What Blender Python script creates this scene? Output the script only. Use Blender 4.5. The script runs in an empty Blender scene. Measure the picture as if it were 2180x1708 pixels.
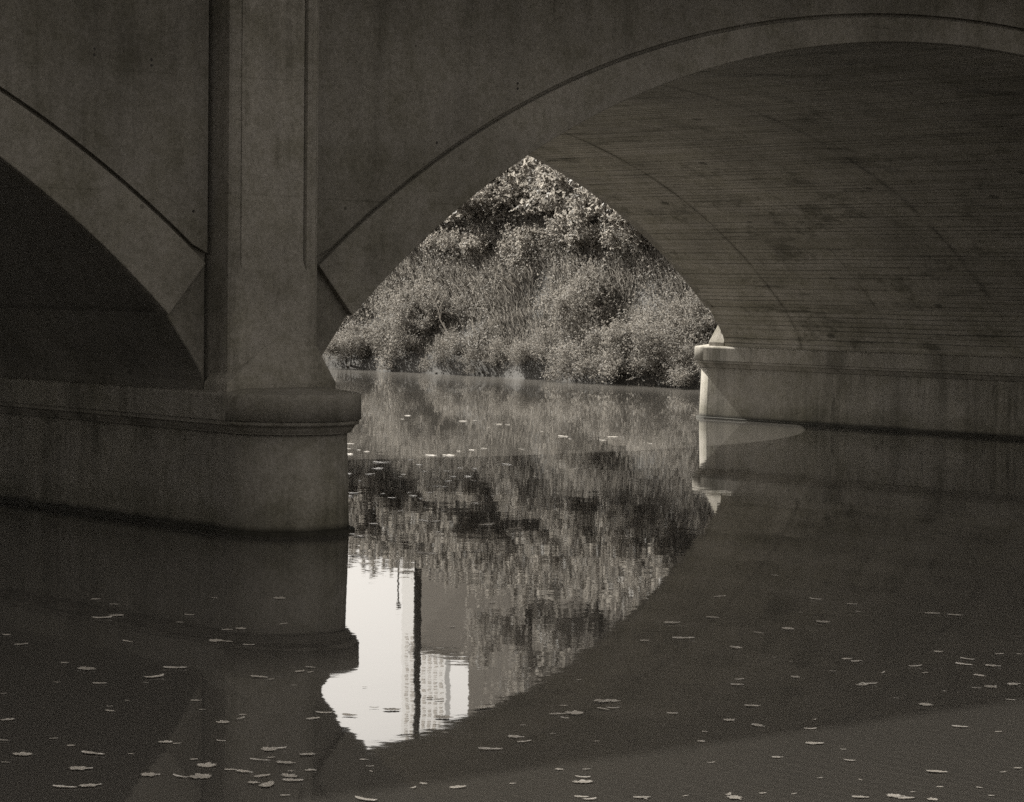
import bpy, math, random
import numpy as np
from mathutils import Matrix, Vector

# ------------------------------------------------------------------ camera
U = 2.5                                   # metres per design unit (camera height over the water)
S = bpy.context.scene
COL = S.collection
CX, CY, YAW, PITCH, ROLL = -6.217, -8.8606, 0.69848, 0.06956, 0.01429
cam_d = bpy.data.cameras.new('camera')
cam_d.sensor_width = 36.0
cam_d.lens = 5638.82 / 2180 * 36
cam_d.shift_y = 152.55 / 2180
cam_d.clip_start = 0.1
cam_d.clip_end = 5000
cam = bpy.data.objects.new('camera', cam_d)
COL.objects.link(cam)
fw = Vector((math.sin(YAW) * math.cos(PITCH), math.cos(YAW) * math.cos(PITCH), -math.sin(PITCH)))
rt = Vector((math.cos(YAW), -math.sin(YAW), 0))
up = rt.cross(fw)
rt2 = rt * math.cos(ROLL) + up * math.sin(ROLL)
up2 = up * math.cos(ROLL) - rt * math.sin(ROLL)
m = Matrix((rt2, up2, -fw)).transposed().to_4x4()
m.translation = Vector((CX * U, CY * U, U))
cam.matrix_world = m
S.camera = cam

# ------------------------------------------------------------------ light
EXPOSURE = 1.12
SUN = (-0.02, 1.182, 1.0)                 # towards the sun: beyond the bridge, a little left
w = bpy.data.worlds.new('World')
S.world = w
w.use_nodes = True
nt = w.node_tree
nt.nodes.clear()
sky = nt.nodes.new('ShaderNodeTexSky')
sky.sky_type = 'NISHITA'
sky.sun_disc = False
el = math.atan2(SUN[2], math.hypot(SUN[0], SUN[1]))
sky.sun_elevation = el
sky.sun_rotation = math.atan2(SUN[0], SUN[1])
sky.air_density = 1.6
sky.dust_density = 3.5
bw = nt.nodes.new('ShaderNodeRGBToBW')    # the photograph is a warm toned black and white print
tint = nt.nodes.new('ShaderNodeMix'); tint.data_type = 'RGBA'; tint.blend_type = 'MULTIPLY'
tint.inputs[0].default_value = 1
tint.inputs[7].default_value = (1.055, 1.0, 0.925, 1)
bg = nt.nodes.new('ShaderNodeBackground')
bg.inputs[1].default_value = 0.11
wo = nt.nodes.new('ShaderNodeOutputWorld')
nt.links.new(sky.outputs[0], bw.inputs[0])
nt.links.new(bw.outputs[0], tint.inputs[6])
nt.links.new(tint.outputs[2], bg.inputs[0])
nt.links.new(bg.outputs[0], wo.inputs[0])
sl = bpy.data.lights.new('sun', 'SUN')
sl.energy = 5.0
sl.angle = math.radians(0.55)
sl.color = (1.04, 1.0, 0.91)
so = bpy.data.objects.new('sun', sl)
COL.objects.link(so)
so.rotation_euler = Vector(SUN).to_track_quat('Z', 'Y').to_euler()
so.location = (0, 60, 60)
S.view_settings.view_transform = 'Standard'
S.view_settings.look = 'None'
S.view_settings.exposure = EXPOSURE
S.view_settings.gamma = 1
S.cycles.use_denoising = False       # the grain of the path tracer stands in for the grain of the film
S.cycles.max_bounces = 10
S.cycles.diffuse_bounces = 6
S.cycles.glossy_bounces = 4
S.cycles.transmission_bounces = 4
S.cycles.caustics_reflective = True

# ------------------------------------------------------------------ materials
def tone(v):
    return (v * 1.075, v, v * 0.90, 1)

def mat(name, lo, hi=None, scale=3.0, rough=0.85, detail=6, stretch=(1, 1, 1), bump=0.0, bscale=None,
        stops=(0.3, 0.7), spec=0.3, coord='Object'):
    M = bpy.data.materials.new(name)
    M.use_nodes = True
    n = M.node_tree
    b = n.nodes['Principled BSDF']
    b.inputs['Roughness'].default_value = rough
    b.inputs['Specular IOR Level'].default_value = spec
    hi = lo if hi is None else hi
    tc = n.nodes.new('ShaderNodeTexCoord')
    mp = n.nodes.new('ShaderNodeMapping')
    mp.inputs['Scale'].default_value = stretch
    no = n.nodes.new('ShaderNodeTexNoise')
    no.inputs['Scale'].default_value = scale
    no.inputs['Detail'].default_value = detail
    no.inputs['Roughness'].default_value = 0.65
    cr = n.nodes.new('ShaderNodeValToRGB')
    cr.color_ramp.elements[0].position = stops[0]
    cr.color_ramp.elements[0].color = tone(lo)
    cr.color_ramp.elements[1].position = stops[1]
    cr.color_ramp.elements[1].color = tone(hi)
    n.links.new(tc.outputs[coord], mp.inputs[0])
    n.links.new(mp.outputs[0], no.inputs[0])
    n.links.new(no.outputs[0], cr.inputs[0])
    n.links.new(cr.outputs[0], b.inputs['Base Color'])
    if bump:
        n2 = n.nodes.new('ShaderNodeTexNoise')
        n2.inputs['Scale'].default_value = bscale or scale * 6
        n2.inputs['Detail'].default_value = 5
        bp = n.nodes.new('ShaderNodeBump')
        bp.inputs['Strength'].default_value = bump
        bp.inputs['Distance'].default_value = 0.02
        n.links.new(tc.outputs[coord], n2.inputs[0])
        n.links.new(n2.outputs[0], bp.inputs['Height'])
        n.links.new(bp.outputs[0], b.inputs['Normal'])
    return M

def mul(n, src, fac_socket, dark):
    """multiply a colour socket by a grey factor where fac is high (for stains)"""
    mx = n.nodes.new('ShaderNodeMix'); mx.data_type = 'RGBA'; mx.blend_type = 'MULTIPLY'
    n.links.new(fac_socket, mx.inputs[0])
    n.links.new(src, mx.inputs[6])
    mx.inputs[7].default_value = (dark, dark, dark * 0.95, 1)
    return mx.outputs[2]

def mathn(n, op, a, b=None, c=None, clamp=False):
    k = n.nodes.new('ShaderNodeMath'); k.operation = op; k.use_clamp = clamp
    for i, v in enumerate((a, b, c)):
        if v is None: continue
        if isinstance(v, (int, float)): k.inputs[i].default_value = v
        else: n.links.new(v, k.inputs[i])
    return k.outputs[0]

def noise(n, vec, scale, detail=4, rough=0.6, sc=(1, 1, 1)):
    mp = n.nodes.new('ShaderNodeMapping'); mp.inputs['Scale'].default_value = sc
    k = n.nodes.new('ShaderNodeTexNoise')
    k.inputs['Scale'].default_value = scale; k.inputs['Detail'].default_value = detail
    k.inputs['Roughness'].default_value = rough
    n.links.new(vec, mp.inputs[0]); n.links.new(mp.outputs[0], k.inputs[0])
    return k.outputs[0]

def concrete(name, base, boards=False, streaks=0.0, wet=False, spots=0.0):
    M = bpy.data.materials.new(name); M.use_nodes = True
    n = M.node_tree; b = n.nodes['Principled BSDF']
    b.inputs['Roughness'].default_value = 0.9
    b.inputs['Specular IOR Level'].default_value = 0.25
    ge = n.nodes.new('ShaderNodeNewGeometry'); P = ge.outputs['Position']
    a = noise(n, P, 0.55, 8, 0.6)
    cr = n.nodes.new('ShaderNodeValToRGB'); n.links.new(a, cr.inputs[0])
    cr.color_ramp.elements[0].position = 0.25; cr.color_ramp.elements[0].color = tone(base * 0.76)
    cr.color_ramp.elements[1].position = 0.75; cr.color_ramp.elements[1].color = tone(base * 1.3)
    c = cr.outputs[0]
    # sandy grain of the cast surface
    g = noise(n, P, 26, 5, 0.85)
    gf = mathn(n, 'MULTIPLY_ADD', g, 3.2, -1.1, clamp=True)
    c = mul(n, c, gf, 0.6)
    g2 = noise(n, P, 7, 5, 0.75)
    c = mul(n, c, mathn(n, 'MULTIPLY_ADD', g2, 3.5, -1.5, clamp=True), 0.78)
    g3 = noise(n, P, 2.2, 6, 0.72)
    c = mul(n, c, mathn(n, 'MULTIPLY_ADD', g3, 6, -2.9, clamp=True), 0.80)
    height = g
    if streaks:
        s = noise(n, P, 1.0, 7, 0.72, (2.3, 2.3, 0.16))
        where_ = mathn(n, 'MULTIPLY_ADD', noise(n, P, 0.45, 4, 0.6), 4, -1.4, clamp=True)
        c = mul(n, c, mathn(n, 'MULTIPLY', mathn(n, 'MULTIPLY', mathn(n, 'MULTIPLY_ADD', s, 6, -2.7, clamp=True), where_), streaks), 0.5)
    if streaks:
        pt = noise(n, P, 0.35, 7, 0.72)
        c = mul(n, c, mathn(n, 'MULTIPLY_ADD', pt, 6, -2.7, clamp=True), 0.74)
        s2 = noise(n, P, 1.0, 7, 0.75, (7, 7, 0.9))
        c = mul(n, c, mathn(n, 'MULTIPLY', mathn(n, 'MULTIPLY', mathn(n, 'MULTIPLY_ADD', s2, 9, -5.0, clamp=True), where_), streaks), 0.45)
    if streaks and not wet:
        sz = n.nodes.new('ShaderNodeSeparateXYZ'); n.links.new(P, sz.inputs[0])
        zz = mathn(n, 'MULTIPLY_ADD', noise(n, P, 0.8, 4, 0.6), 0.06, sz.outputs[2])
        for zj in (1.36 * U, 1.83 * U, 2.31 * U):
            dj = mathn(n, 'SUBTRACT', 1, mathn(n, 'MULTIPLY', mathn(n, 'ABSOLUTE', mathn(n, 'SUBTRACT', zz, zj + 0.03)), 70), clamp=True)
            br = mathn(n, 'MULTIPLY_ADD', noise(n, P, 0.7, 4, 0.7), 5, -2.2, clamp=True)
            c = mul(n, c, mathn(n, 'MULTIPLY', dj, br), 0.62)
    if spots:
        v = n.nodes.new('ShaderNodeTexVoronoi'); v.inputs['Scale'].default_value = 1.1
        v.feature = 'F1'; n.links.new(P, v.inputs[0])
        t = mathn(n, 'LESS_THAN', v.outputs['Distance'], 0.028)
        c = mul(n, c, mathn(n, 'MULTIPLY', t, spots), 0.35)
    if wet:
        sp = n.nodes.new('ShaderNodeSeparateXYZ'); n.links.new(P, sp.inputs[0])
        wn = noise(n, P, 1.2, 4, 0.6)
        lv = mathn(n, 'MULTIPLY_ADD', wn, 0.07, 0.07)
        f = mathn(n, 'MULTIPLY', mathn(n, 'SUBTRACT', lv, sp.outputs[2]), 16, clamp=True)
        c = mul(n, c, f, 0.22)
        # dried flow marks of old flood levels
        lv2 = mathn(n, 'SUBTRACT', mathn(n, 'MULTIPLY_ADD', wn, 0.5, 0.15), sp.outputs[2])
        c = mul(n, c, mathn(n, 'MULTIPLY', lv2, 4, clamp=True), 0.72)
    if boards:
        sp = n.nodes.new('ShaderNodeSeparateXYZ'); n.links.new(P, sp.inputs[0])
        # form boards run along the barrel (Y); their edges wander a little
        uvn = n.nodes.new('ShaderNodeUVMap'); uvn.uv_map = 'arc'
        us = n.nodes.new('ShaderNodeSeparateXYZ'); n.links.new(uvn.outputs[0], us.inputs[0])
        wob = noise(n, P, 0.5, 3, 0.5)
        arc = mathn(n, 'MULTIPLY_ADD', wob, 0.05, us.outputs[0])
        fr = mathn(n, 'FRACT', mathn(n, 'MULTIPLY', arc, 1 / 0.105))
        edge = mathn(n, 'SUBTRACT', 1, mathn(n, 'MULTIPLY', mathn(n, 'ABSOLUTE', mathn(n, 'SUBTRACT', fr, 0.5)), 6), clamp=True)
        cut = noise(n, uvn.outputs[0], 1.0, 3, 0.6, (11, 0.16, 1))
        cutf = mathn(n, 'MULTIPLY_ADD', cut, 8, -3.6, clamp=True)
        c = mul(n, c, mathn(n, 'MULTIPLY', edge, cutf), 0.3)
        # tone of each single board
        bt = noise(n, uvn.outputs[0], 1.0, 2, 0.5, (9.5, 0.12, 1))
        c = mul(n, c, mathn(n, 'MULTIPLY_ADD', bt, 4, -1.6, clamp=True), 0.78)
        # damp smears dragged along the boards
        sm = noise(n, uvn.outputs[0], 1.0, 5, 0.65, (6, 0.45, 1))
        c = mul(n, c, mathn(n, 'MULTIPLY_ADD', sm, 8, -4.5, clamp=True), 0.45)
        st = noise(n, P, 0.9, 8, 0.78, (1, 0.55, 1))
        c = mul(n, c, mathn(n, 'MULTIPLY_ADD', st, 12, -6.6, clamp=True), 0.55)
        # bolt holes and honeycombing
        v = n.nodes.new('ShaderNodeTexVoronoi'); v.inputs['Scale'].default_value = 1.0
        mp = n.nodes.new('ShaderNodeMapping'); mp.inputs['Scale'].default_value = (1.35, 0.8, 1)
        n.links.new(uvn.outputs[0], mp.inputs[0]); n.links.new(mp.outputs[0], v.inputs[0])
        v.inputs['Randomness'].default_value = 0.75
        hf = mathn(n, 'MULTIPLY', mathn(n, 'SUBTRACT', 0.12, mathn(n, 'MULTIPLY_ADD', g2, 0.22, -0.08)), 1)
        t = mathn(n, 'MULTIPLY', mathn(n, 'SUBTRACT', hf, v.outputs['Distance']), 40, clamp=True)
        c = mul(n, c, t, 0.42)
        vy = mathn(n, 'ADD', us.outputs[1], mathn(n, 'MULTIPLY', mathn(n, 'SUBTRACT', noise(n, P, 1.5, 5, 0.7), 0.5), 0.10))
        for yj, wj, dk in ((3.021 * U, 0.11, 0.35), (5.081 * U, 0.09, 0.5), (4.15 * U, 0.05, 0.62), (1.9 * U, 0.04, 0.7)):
            dj = mathn(n, 'SUBTRACT', 1, mathn(n, 'DIVIDE', mathn(n, 'ABSOLUTE', mathn(n, 'SUBTRACT', vy, yj)), wj), clamp=True)
            br = mathn(n, 'MULTIPLY_ADD', noise(n, P, 0.8, 6, 0.75), 7, -3.0, clamp=True)
            c = mul(n, c, mathn(n, 'MULTIPLY', dj, br), dk)
        # pale lime weeping, lower on the barrel
        lw = noise(n, P, 0.8, 7, 0.7)
        c = mul(n, c, mathn(n, 'MULTIPLY_ADD', lw, -5, 2.6, clamp=True), 0.74)
        height = mathn(n, 'SUBTRACT', g, mathn(n, 'MULTIPLY', edge, 1.2))
    bp = n.nodes.new('ShaderNodeBump'); bp.inputs['Strength'].default_value = 0.5
    bp.inputs['Distance'].default_value = 0.012
    n.links.new(height, bp.inputs['Height']); n.links.new(bp.outputs[0], b.inputs['Normal'])
    n.links.new(c, b.inputs['Base Color'])
    return M

M_SPAN = concrete('wall_concrete', 0.25, streaks=0.5, spots=0.8)
M_RING = concrete('ring_concrete', 0.295, streaks=0.35, spots=0.6)
M_PIL = concrete('pilaster_concrete', 0.35, streaks=0.9)
M_PIER = concrete('pier_concrete', 0.30, streaks=0.9, wet=True)
M_CAP = concrete('cap_concrete', 0.32, streaks=0.9)
M_SOF = concrete('soffit_concrete', 0.40, boards=True)
M_SOF_SHADE = concrete('shaded_soffit_concrete', 0.20, streaks=0.3)  # lower base colour paints in the shade under the other arches
M_BAND = concrete('smooth_soffit', 0.38, streaks=0.0, spots=0.6)

def leaf_mat(name, lo, hi, trans=0.45, rough=0.55, scale=1.4):
    M = bpy.data.materials.new(name); M.use_nodes = True
    n = M.node_tree; n.nodes.clear()
    out = n.nodes.new('ShaderNodeOutputMaterial')
    ge = n.nodes.new('ShaderNodeNewGeometry')
    r = noise(n, ge.outputs['Position'], scale, 3, 0.6)
    mixr = mathn(n, 'ADD', mathn(n, 'MULTIPLY', r, 0.7), mathn(n, 'MULTIPLY', ge.outputs['Random Per Island'], 0.3))
    cr = n.nodes.new('ShaderNodeValToRGB'); n.links.new(mixr, cr.inputs[0])
    cr.color_ramp.elements[0].position = 0.25; cr.color_ramp.elements[0].color = tone(lo)
    cr.color_ramp.elements[1].position = 0.8; cr.color_ramp.elements[1].color = tone(hi)
    p = n.nodes.new('ShaderNodeBsdfPrincipled')
    p.inputs['Roughness'].default_value = rough
    t = n.nodes.new('ShaderNodeBsdfTranslucent')
    n.links.new(cr.outputs[0], p.inputs['Base Color'])
    n.links.new(cr.outputs[0], t.inputs[0])
    ms = n.nodes.new('ShaderNodeMixShader'); ms.inputs[0].default_value = trans
    n.links.new(p.outputs[0], ms.inputs[1]); n.links.new(t.outputs[0], ms.inputs[2])
    n.links.new(ms.outputs[0], out.inputs[0])
    return M

M_BUSH = leaf_mat('bush_leaves', 0.15, 0.28, rough=0.75)
M_BIG = leaf_mat('broad_leaves', 0.18, 0.36, 0.6)
M_GRASS = leaf_mat('dry_grass', 0.10, 0.30, 0.45, scale=0.9)
M_TREE = leaf_mat('tree_leaves', 0.21, 0.27, 0.6)
M_WOOD = mat('bark', 0.06, 0.12, scale=8, bump=0.5)
M_SOIL = mat('soil', 0.025, 0.05, scale=1.5, bump=0.4)
M_LEAF = leaf_mat('fallen_leaf', 0.26, 0.66, 0.15, rough=0.22, scale=3)
for k_ in M_LEAF.node_tree.nodes:
    if k_.type == 'BSDF_PRINCIPLED': k_.inputs['Specular IOR Level'].default_value = 0.9
M_METAL = mat('grey_metal', 0.10, 0.16, scale=3, rough=0.6)
M_POLE = mat('pole_timber', 0.03, 0.05, scale=6)
M_GREY = mat('building_render', 0.42, 0.48, scale=0.15, rough=0.9)
M_PALE = mat('tower_cladding', 0.95, 0.98, scale=0.1, rough=0.28)
for e_ in [k for k in M_PALE.node_tree.nodes if k.type == 'VALTORGB'][0].color_ramp.elements: e_.color = (0.97, 0.965, 0.95, 1)
M_PALE.node_tree.nodes['Principled BSDF'].inputs['Metallic'].default_value = 1.0
M_GLASS = mat('window_glass', 0.42, 0.5, scale=0.2, rough=0.2, spec=0.8)
M_GLASS.node_tree.nodes['Principled BSDF'].inputs['Metallic'].default_value = 0.9
M_ASPH = mat('asphalt', 0.05, 0.06, scale=4)

def water_mat():
    M = bpy.data.materials.new('river_water'); M.use_nodes = True
    n = M.node_tree; b = n.nodes['Principled BSDF']
    b.inputs['Base Color'].default_value = tone(0.06)
    b.inputs['Roughness'].default_value = 0.018
    b.inputs['IOR'].default_value = 1.333
    b.inputs['Specular IOR Level'].default_value = 0.5
    ge = n.nodes.new('ShaderNodeNewGeometry'); P = ge.outputs['Position']
    sp = n.nodes.new('ShaderNodeSeparateXYZ'); n.links.new(P, sp.inputs[0])
    wb = noise(n, P, 0.12, 3, 0.5, (1, 0.35, 1))
    e_ = mathn(n, 'MULTIPLY_ADD', wb, 5.0, -2.5)
    mk = mathn(n, 'MULTIPLY', mathn(n, 'SUBTRACT', mathn(n, 'ADD', sp.outputs[0], e_), 27.5), 0.3, clamp=True)
    n.links.new(mathn(n, 'MULTIPLY_ADD', mk, 0.16, 0.018), b.inputs['Roughness'])
    a = noise(n, P, 1.3, 3, 0.5)
    c = noise(n, P, 7.0, 2, 0.5)
    d = noise(n, P, 0.25, 2, 0.5)
    h = mathn(n, 'ADD', mathn(n, 'MULTIPLY', a, 0.0011), mathn(n, 'MULTIPLY', c, 0.00016))
    h = mathn(n, 'ADD', h, mathn(n, 'MULTIPLY', d, 0.0025))
    bp = n.nodes.new('ShaderNodeBump'); bp.inputs['Strength'].default_value = 1.0
    bp.inputs['Distance'].default_value = 1.0
    n.links.new(h, bp.inputs['Height']); n.links.new(bp.outputs[0], b.inputs['Normal'])
    return M
M_WATER = water_mat()

# ------------------------------------------------------------------ helpers (input in design units)
def mesh_obj(name, V, F, material, parent=None, uv=None, smooth=False):
    me = bpy.data.meshes.new(name)
    V = np.asarray(V, dtype=np.float64) * U
    me.from_pydata(V.tolist(), [], [list(f) for f in F])
    me.materials.append(material)
    if uv is not None:
        l = me.uv_layers.new(name='arc')
        for p in me.polygons:
            for li, vi in zip(p.loop_indices, p.vertices):
                l.data[li].uv = uv[vi]
    me.update()
    if smooth:
        for p in me.polygons: p.use_smooth = True
    o = bpy.data.objects.new(name, me); COL.objects.link(o)
    if parent: o.parent = parent
    return o

def quads_obj(name, V, material, parent=None, nper=4):
    """fast mesh: V is (n, nper, 3) in metres, every row one face"""
    n = V.shape[0]
    me = bpy.data.meshes.new(name)
    me.vertices.add(n * nper); me.vertices.foreach_set('co', V.reshape(-1).astype(np.float32))
    me.loops.add(n * nper); me.loops.foreach_set('vertex_index', np.arange(n * nper, dtype=np.int32))
    me.polygons.add(n)
    me.polygons.foreach_set('loop_start', np.arange(0, n * nper, nper, dtype=np.int32))
    me.polygons.foreach_set('loop_total', np.full(n, nper, dtype=np.int32))
    me.materials.append(material)
    me.update(calc_edges=True); me.validate()
    o = bpy.data.objects.new(name, me); COL.objects.link(o)
    if parent: o.parent = parent
    return o

def empty(name, loc=(0, 0, 0)):
    o = bpy.data.objects.new(name, None); COL.objects.link(o)
    o.location = Vector(loc) * U; o.empty_display_size = 0.3
    return o

def tag(o, label=None, cat=None, group=None, kind=None):
    if label: o['label'] = label
    if cat: o['category'] = cat
    if group: o['group'] = group
    if kind: o['kind'] = kind
    return o

class MB:
    def __init__(s): s.V = []; s.F = []
    def box(s, x0, x1, y0, y1, z0, z1):
        b = len(s.V)
        s.V += [(x0, y0, z0), (x1, y0, z0), (x1, y1, z0), (x0, y1, z0), (x0, y0, z1), (x1, y0, z1), (x1, y1, z1), (x0, y1, z1)]
        s.F += [[b + i for i in f] for f in ((3, 2, 1, 0), (4, 5, 6, 7), (0, 1, 5, 4), (1, 2, 6, 5), (2, 3, 7, 6), (3, 0, 4, 7))]
    def tube(s, pts, rads, n=8):
        b = len(s.V)
        for i, (p, r) in enumerate(zip(pts, rads)):
            p = Vector(p)
            q = Vector(pts[min(i + 1, len(pts) - 1)]) - Vector(pts[max(i - 1, 0)])
            q.normalize()
            a = q.orthogonal().normalized() if abs(q.z) < 0.9 else Vector((1, 0, 0)); c = q.cross(a).normalized(); a = c.cross(q)
            for k in range(n):
                t = 2 * math.pi * k / n
                s.V.append(tuple(p + (a * math.cos(t) + c * math.sin(t)) * r))
        for i in range(len(pts) - 1):
            for k in range(n):
                s.F.append([b + i * n + k, b + i * n + (k + 1) % n, b + (i + 1) * n + (k + 1) % n, b + (i + 1) * n + k])
        s.F.append([b + k for k in range(n)][::-1]); s.F.append([b + (len(pts) - 1) * n + k for k in range(n)])
    def build(s, name, m, parent=None, smooth=False): return mesh_obj(name, s.V, s.F, m, parent, smooth=smooth)

# ------------------------------------------------------------------ bridge
YN, YF, WP = 0.145, 5.936, 6.057
RP, RC, HB, HT = 0.268, 0.312, 0.4575, 0.5775
PITCHX = 8.5919
PIERS = [-2 * PITCHX, -PITCHX, 0.0, PITCHX, 2 * PITCHX]
ARCHES = [-1.5 * PITCHX, -0.5 * PITCHX, 0.5 * PITCHX, 1.5 * PITCHX]
UT = 3.84
def zin(u): return 2.2724 - 0.06849 * u * u - 0.00146 * u ** 4 - 2.14e-5 * u ** 6
def norm(u):
    d = -(2 * 0.06849 * u + 4 * 0.00146 * u ** 3)
    k = math.hypot(1, d); return (-d / k, 1 / k)
def ringt(u): return 0.1163 + 0.01045 * u * u
# haunch below the end of the ring, offsets from the pier centre line
HA = [(0.455, 0.882), (0.405, 0.815), (0.358, 0.752), (0.322, 0.703), (0.292, 0.655), (0.272, 0.606), (0.268, 0.57)]

def profile(c):
    """full intrados polyline, left pier top to right pier top, list of (x, z)"""
    L = [(c - PITCHX / 2 + a, z) for a, z in HA[::-1]]
    us = np.linspace(-UT + 0.03, UT - 0.03, 72)
    mid = [(c + u, zin(u)) for u in us]
    Rr = [(c + PITCHX / 2 - a, z) for a, z in HA]
    return L + mid + Rr

bridge = tag(empty('arch_bridge', (0, 0, 0)), 'concrete arch bridge with tall pilasters and piers standing in the river', 'bridge')

ZT = 3.75
def spandrel(name, y0, y1):
    """wall between arches and deck: front face y0, back face y1"""
    cols = []
    for c in ARCHES:
        cols.append((c - PITCHX / 2, HT))
        cols += [(c - PITCHX / 2 + 0.2675, HT)]
        cols += [(x, z + 0.006) for x, z in profile(c)[1:-1]]
        cols += [(c + PITCHX / 2 - 0.2675, HT)]
    cols.append((ARCHES[-1] + PITCHX / 2, HT))
    V = []; F = []
    for x, z in cols: V += [(x, y0, z), (x, y0, ZT), (x, y1, z), (x, y1, ZT)]
    for i in range(len(cols) - 1):
        a = 4 * i; b = 4 * (i + 1)
        if min(abs((cols[i][0] + cols[i + 1][0]) / 2 - q) for q in PIERS) < 0.26: continue
        if min(abs(cols[i][0] - q) for q in PIERS) < 0.2676 and cols[i][1] == HT and min(abs(cols[i + 1][0] - q) for q in PIERS) >= 0.2675:
            F.append([a, a + 1, a + 3, a + 2])
        if min(abs(cols[i + 1][0] - q) for q in PIERS) < 0.2676 and cols[i + 1][1] == HT:
            F.append([b, b + 2, b + 3, b + 1])
        if y0 < y1:
            F += [[a, b, b + 1, a + 1], [a + 2, a + 3, b + 3, b + 2], [a, a + 2, b + 2, b]]
        else:
            F += [[a, a + 1, b + 1, b], [a + 2, b + 2, b + 3, a + 3], [a, b, b + 2, a + 2]]
    return mesh_obj(name, V, F, M_SPAN, bridge)
spandrel('spandrel_wall', YN + 0.034, YN + 0.18)
spandrel('spandrel_wall', YF - 0.034, YF - 0.18)
for xc in PIERS[1:4]:
    b = MB(); b.box(xc - 0.2672, xc + 0.2672, YN + 0.15, YF - 0.15, HT, 3.3); b.build('pier_wall', M_SPAN, bridge)
def spandrel_face(c, y0, y1):
    """outer skin of the wall, kept clear of the ring by a narrow groove"""
    cols = []
    for u in np.linspace(-UT - 0.02, UT + 0.02, 90):
        nx, nz = norm(u); t = ringt(u) + 0.019
        cols.append((c + u + nx * t, zin(u) + nz * t))
    cols = [q for q in cols if abs(q[0] - c) < PITCHX / 2 - 0.275]
    cols = [(c - PITCHX / 2 + 0.272, cols[0][1] - 0.035)] + cols + [(c + PITCHX / 2 - 0.272, cols[-1][1] - 0.035)]
    V = []; F = []
    for x, z in cols: V += [(x, y0, z), (x, y0, ZT), (x, y1, z), (x, y1, ZT)]
    for i in range(len(cols) - 1):
        a = 4 * i; b = a + 4
        F += [f if y0 < y1 else f[::-1] for f in ([a, b, b + 1, a + 1], [a, a + 2, b + 2, b])]
    F += [[0, 1, 3, 2], [len(V) - 4, len(V) - 2, len(V) - 1, len(V) - 3]]
    return mesh_obj('spandrel_wall', V, F, M_SPAN, bridge)
for c in ARCHES:
    spandrel_face(c, YN + 0.006, YN + 0.035)
    spandrel_face(c, YF - 0.006, YF - 0.035)

def arch_ring(c, ya, yb):
    us = np.linspace(-UT, UT, 81)
    V = []; F = []
    for u in us:
        nx, nz = norm(u); t = ringt(u)
        xi, zi = c + u, zin(u)
        xo, zo = xi + nx * t, zi + nz * t
        V += [(xi, ya, zi - 0.002), (xo, ya, zo), (xi, yb, zi - 0.002), (xo, yb, zo)]
    s = 1 if ya < yb else -1
    for i in range(len(us) - 1):
        a = 4 * i; b = a + 4
        fs = [[a, b, b + 1, a + 1], [a + 1, b + 1, b + 3, a + 3], [a, a + 2, b + 2, b]]
        F += [f if s > 0 else f[::-1] for f in fs]
    F += [[0, 1, 3, 2], [len(V) - 4, len(V) - 2, len(V) - 1, len(V) - 3]]
    o = mesh_obj('arch_ring', V, F, M_RING, bridge)
    bv = o.modifiers.new('edge', 'BEVEL'); bv.width = 0.012; bv.segments = 2; bv.limit_method = 'ANGLE'; bv.angle_limit = 1.0
    return o
for c in ARCHES:
    arch_ring(c, YN, YN + 0.08)
    arch_ring(c, YF, YF - 0.08)

def soffit(c, y0, y1, drop, name, material):
    pr = profile(c); V = []; F = []; uv = []; s = 0
    for i, (x, z) in enumerate(pr):
        if i: s += math.hypot(x - pr[i - 1][0], z - pr[i - 1][1])
        k = 1 if 7 <= i < len(pr) - 7 else 0.35
        V += [(x, y0, z - drop * k), (x, y1, z - drop * k), (x, y0, z + 0.1), (x, y1, z + 0.1)]
        uv += [(s * U, y0 * U), (s * U, y1 * U), (0, 0), (0, 1)]
    for i in range(len(pr) - 1):
        a = 4 * i; b = a + 4
        F += [[a, a + 1, b + 1, b], [a, b, b + 2, a + 2], [a + 1, a + 3, b + 3, b + 1]]
    o = mesh_obj(name, V, F, material, bridge, uv=uv)
    return o
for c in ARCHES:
    ms = M_SOF if abs(c - PITCHX / 2) < 0.1 else M_SOF_SHADE
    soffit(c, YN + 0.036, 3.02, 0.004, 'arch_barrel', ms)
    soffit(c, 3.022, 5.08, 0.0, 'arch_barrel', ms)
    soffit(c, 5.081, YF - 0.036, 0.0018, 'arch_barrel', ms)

def stadium(xc, r, n=28):
    e = 2 / 2.15
    def q(v): return math.copysign(abs(v) ** e, v) if abs(v) > 1e-9 else 0.0
    pts = [(xc + r * q(math.cos(t)), r * q(math.sin(t))) for t in np.linspace(math.pi, 2 * math.pi, n)]
    pts += [(xc + r * q(math.cos(t)), WP + r * q(math.sin(t))) for t in np.linspace(0, math.pi, n)]
    return pts
def stack(name, xc, layers, material, parent, cap=True):
    V = []; F = []; n = 56
    for z, r in layers: V += [(x, y, z) for x, y in stadium(xc, r)]
    for i in range(len(layers) - 1):
        for k in range(n):
            F.append([i * n + k, i * n + (k + 1) % n, (i + 1) * n + (k + 1) % n, (i + 1) * n + k])
    F.append(list(range(n))[::-1]); F.append([(len(layers) - 1) * n + k for k in range(n)])
    o = mesh_obj(name, V, F, material, parent)
    for p in o.data.polygons: p.use_smooth = len(p.vertices) == 4 and abs(p.normal.z) < 0.2 and abs(p.normal.x) < 0.99
    return o
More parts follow.
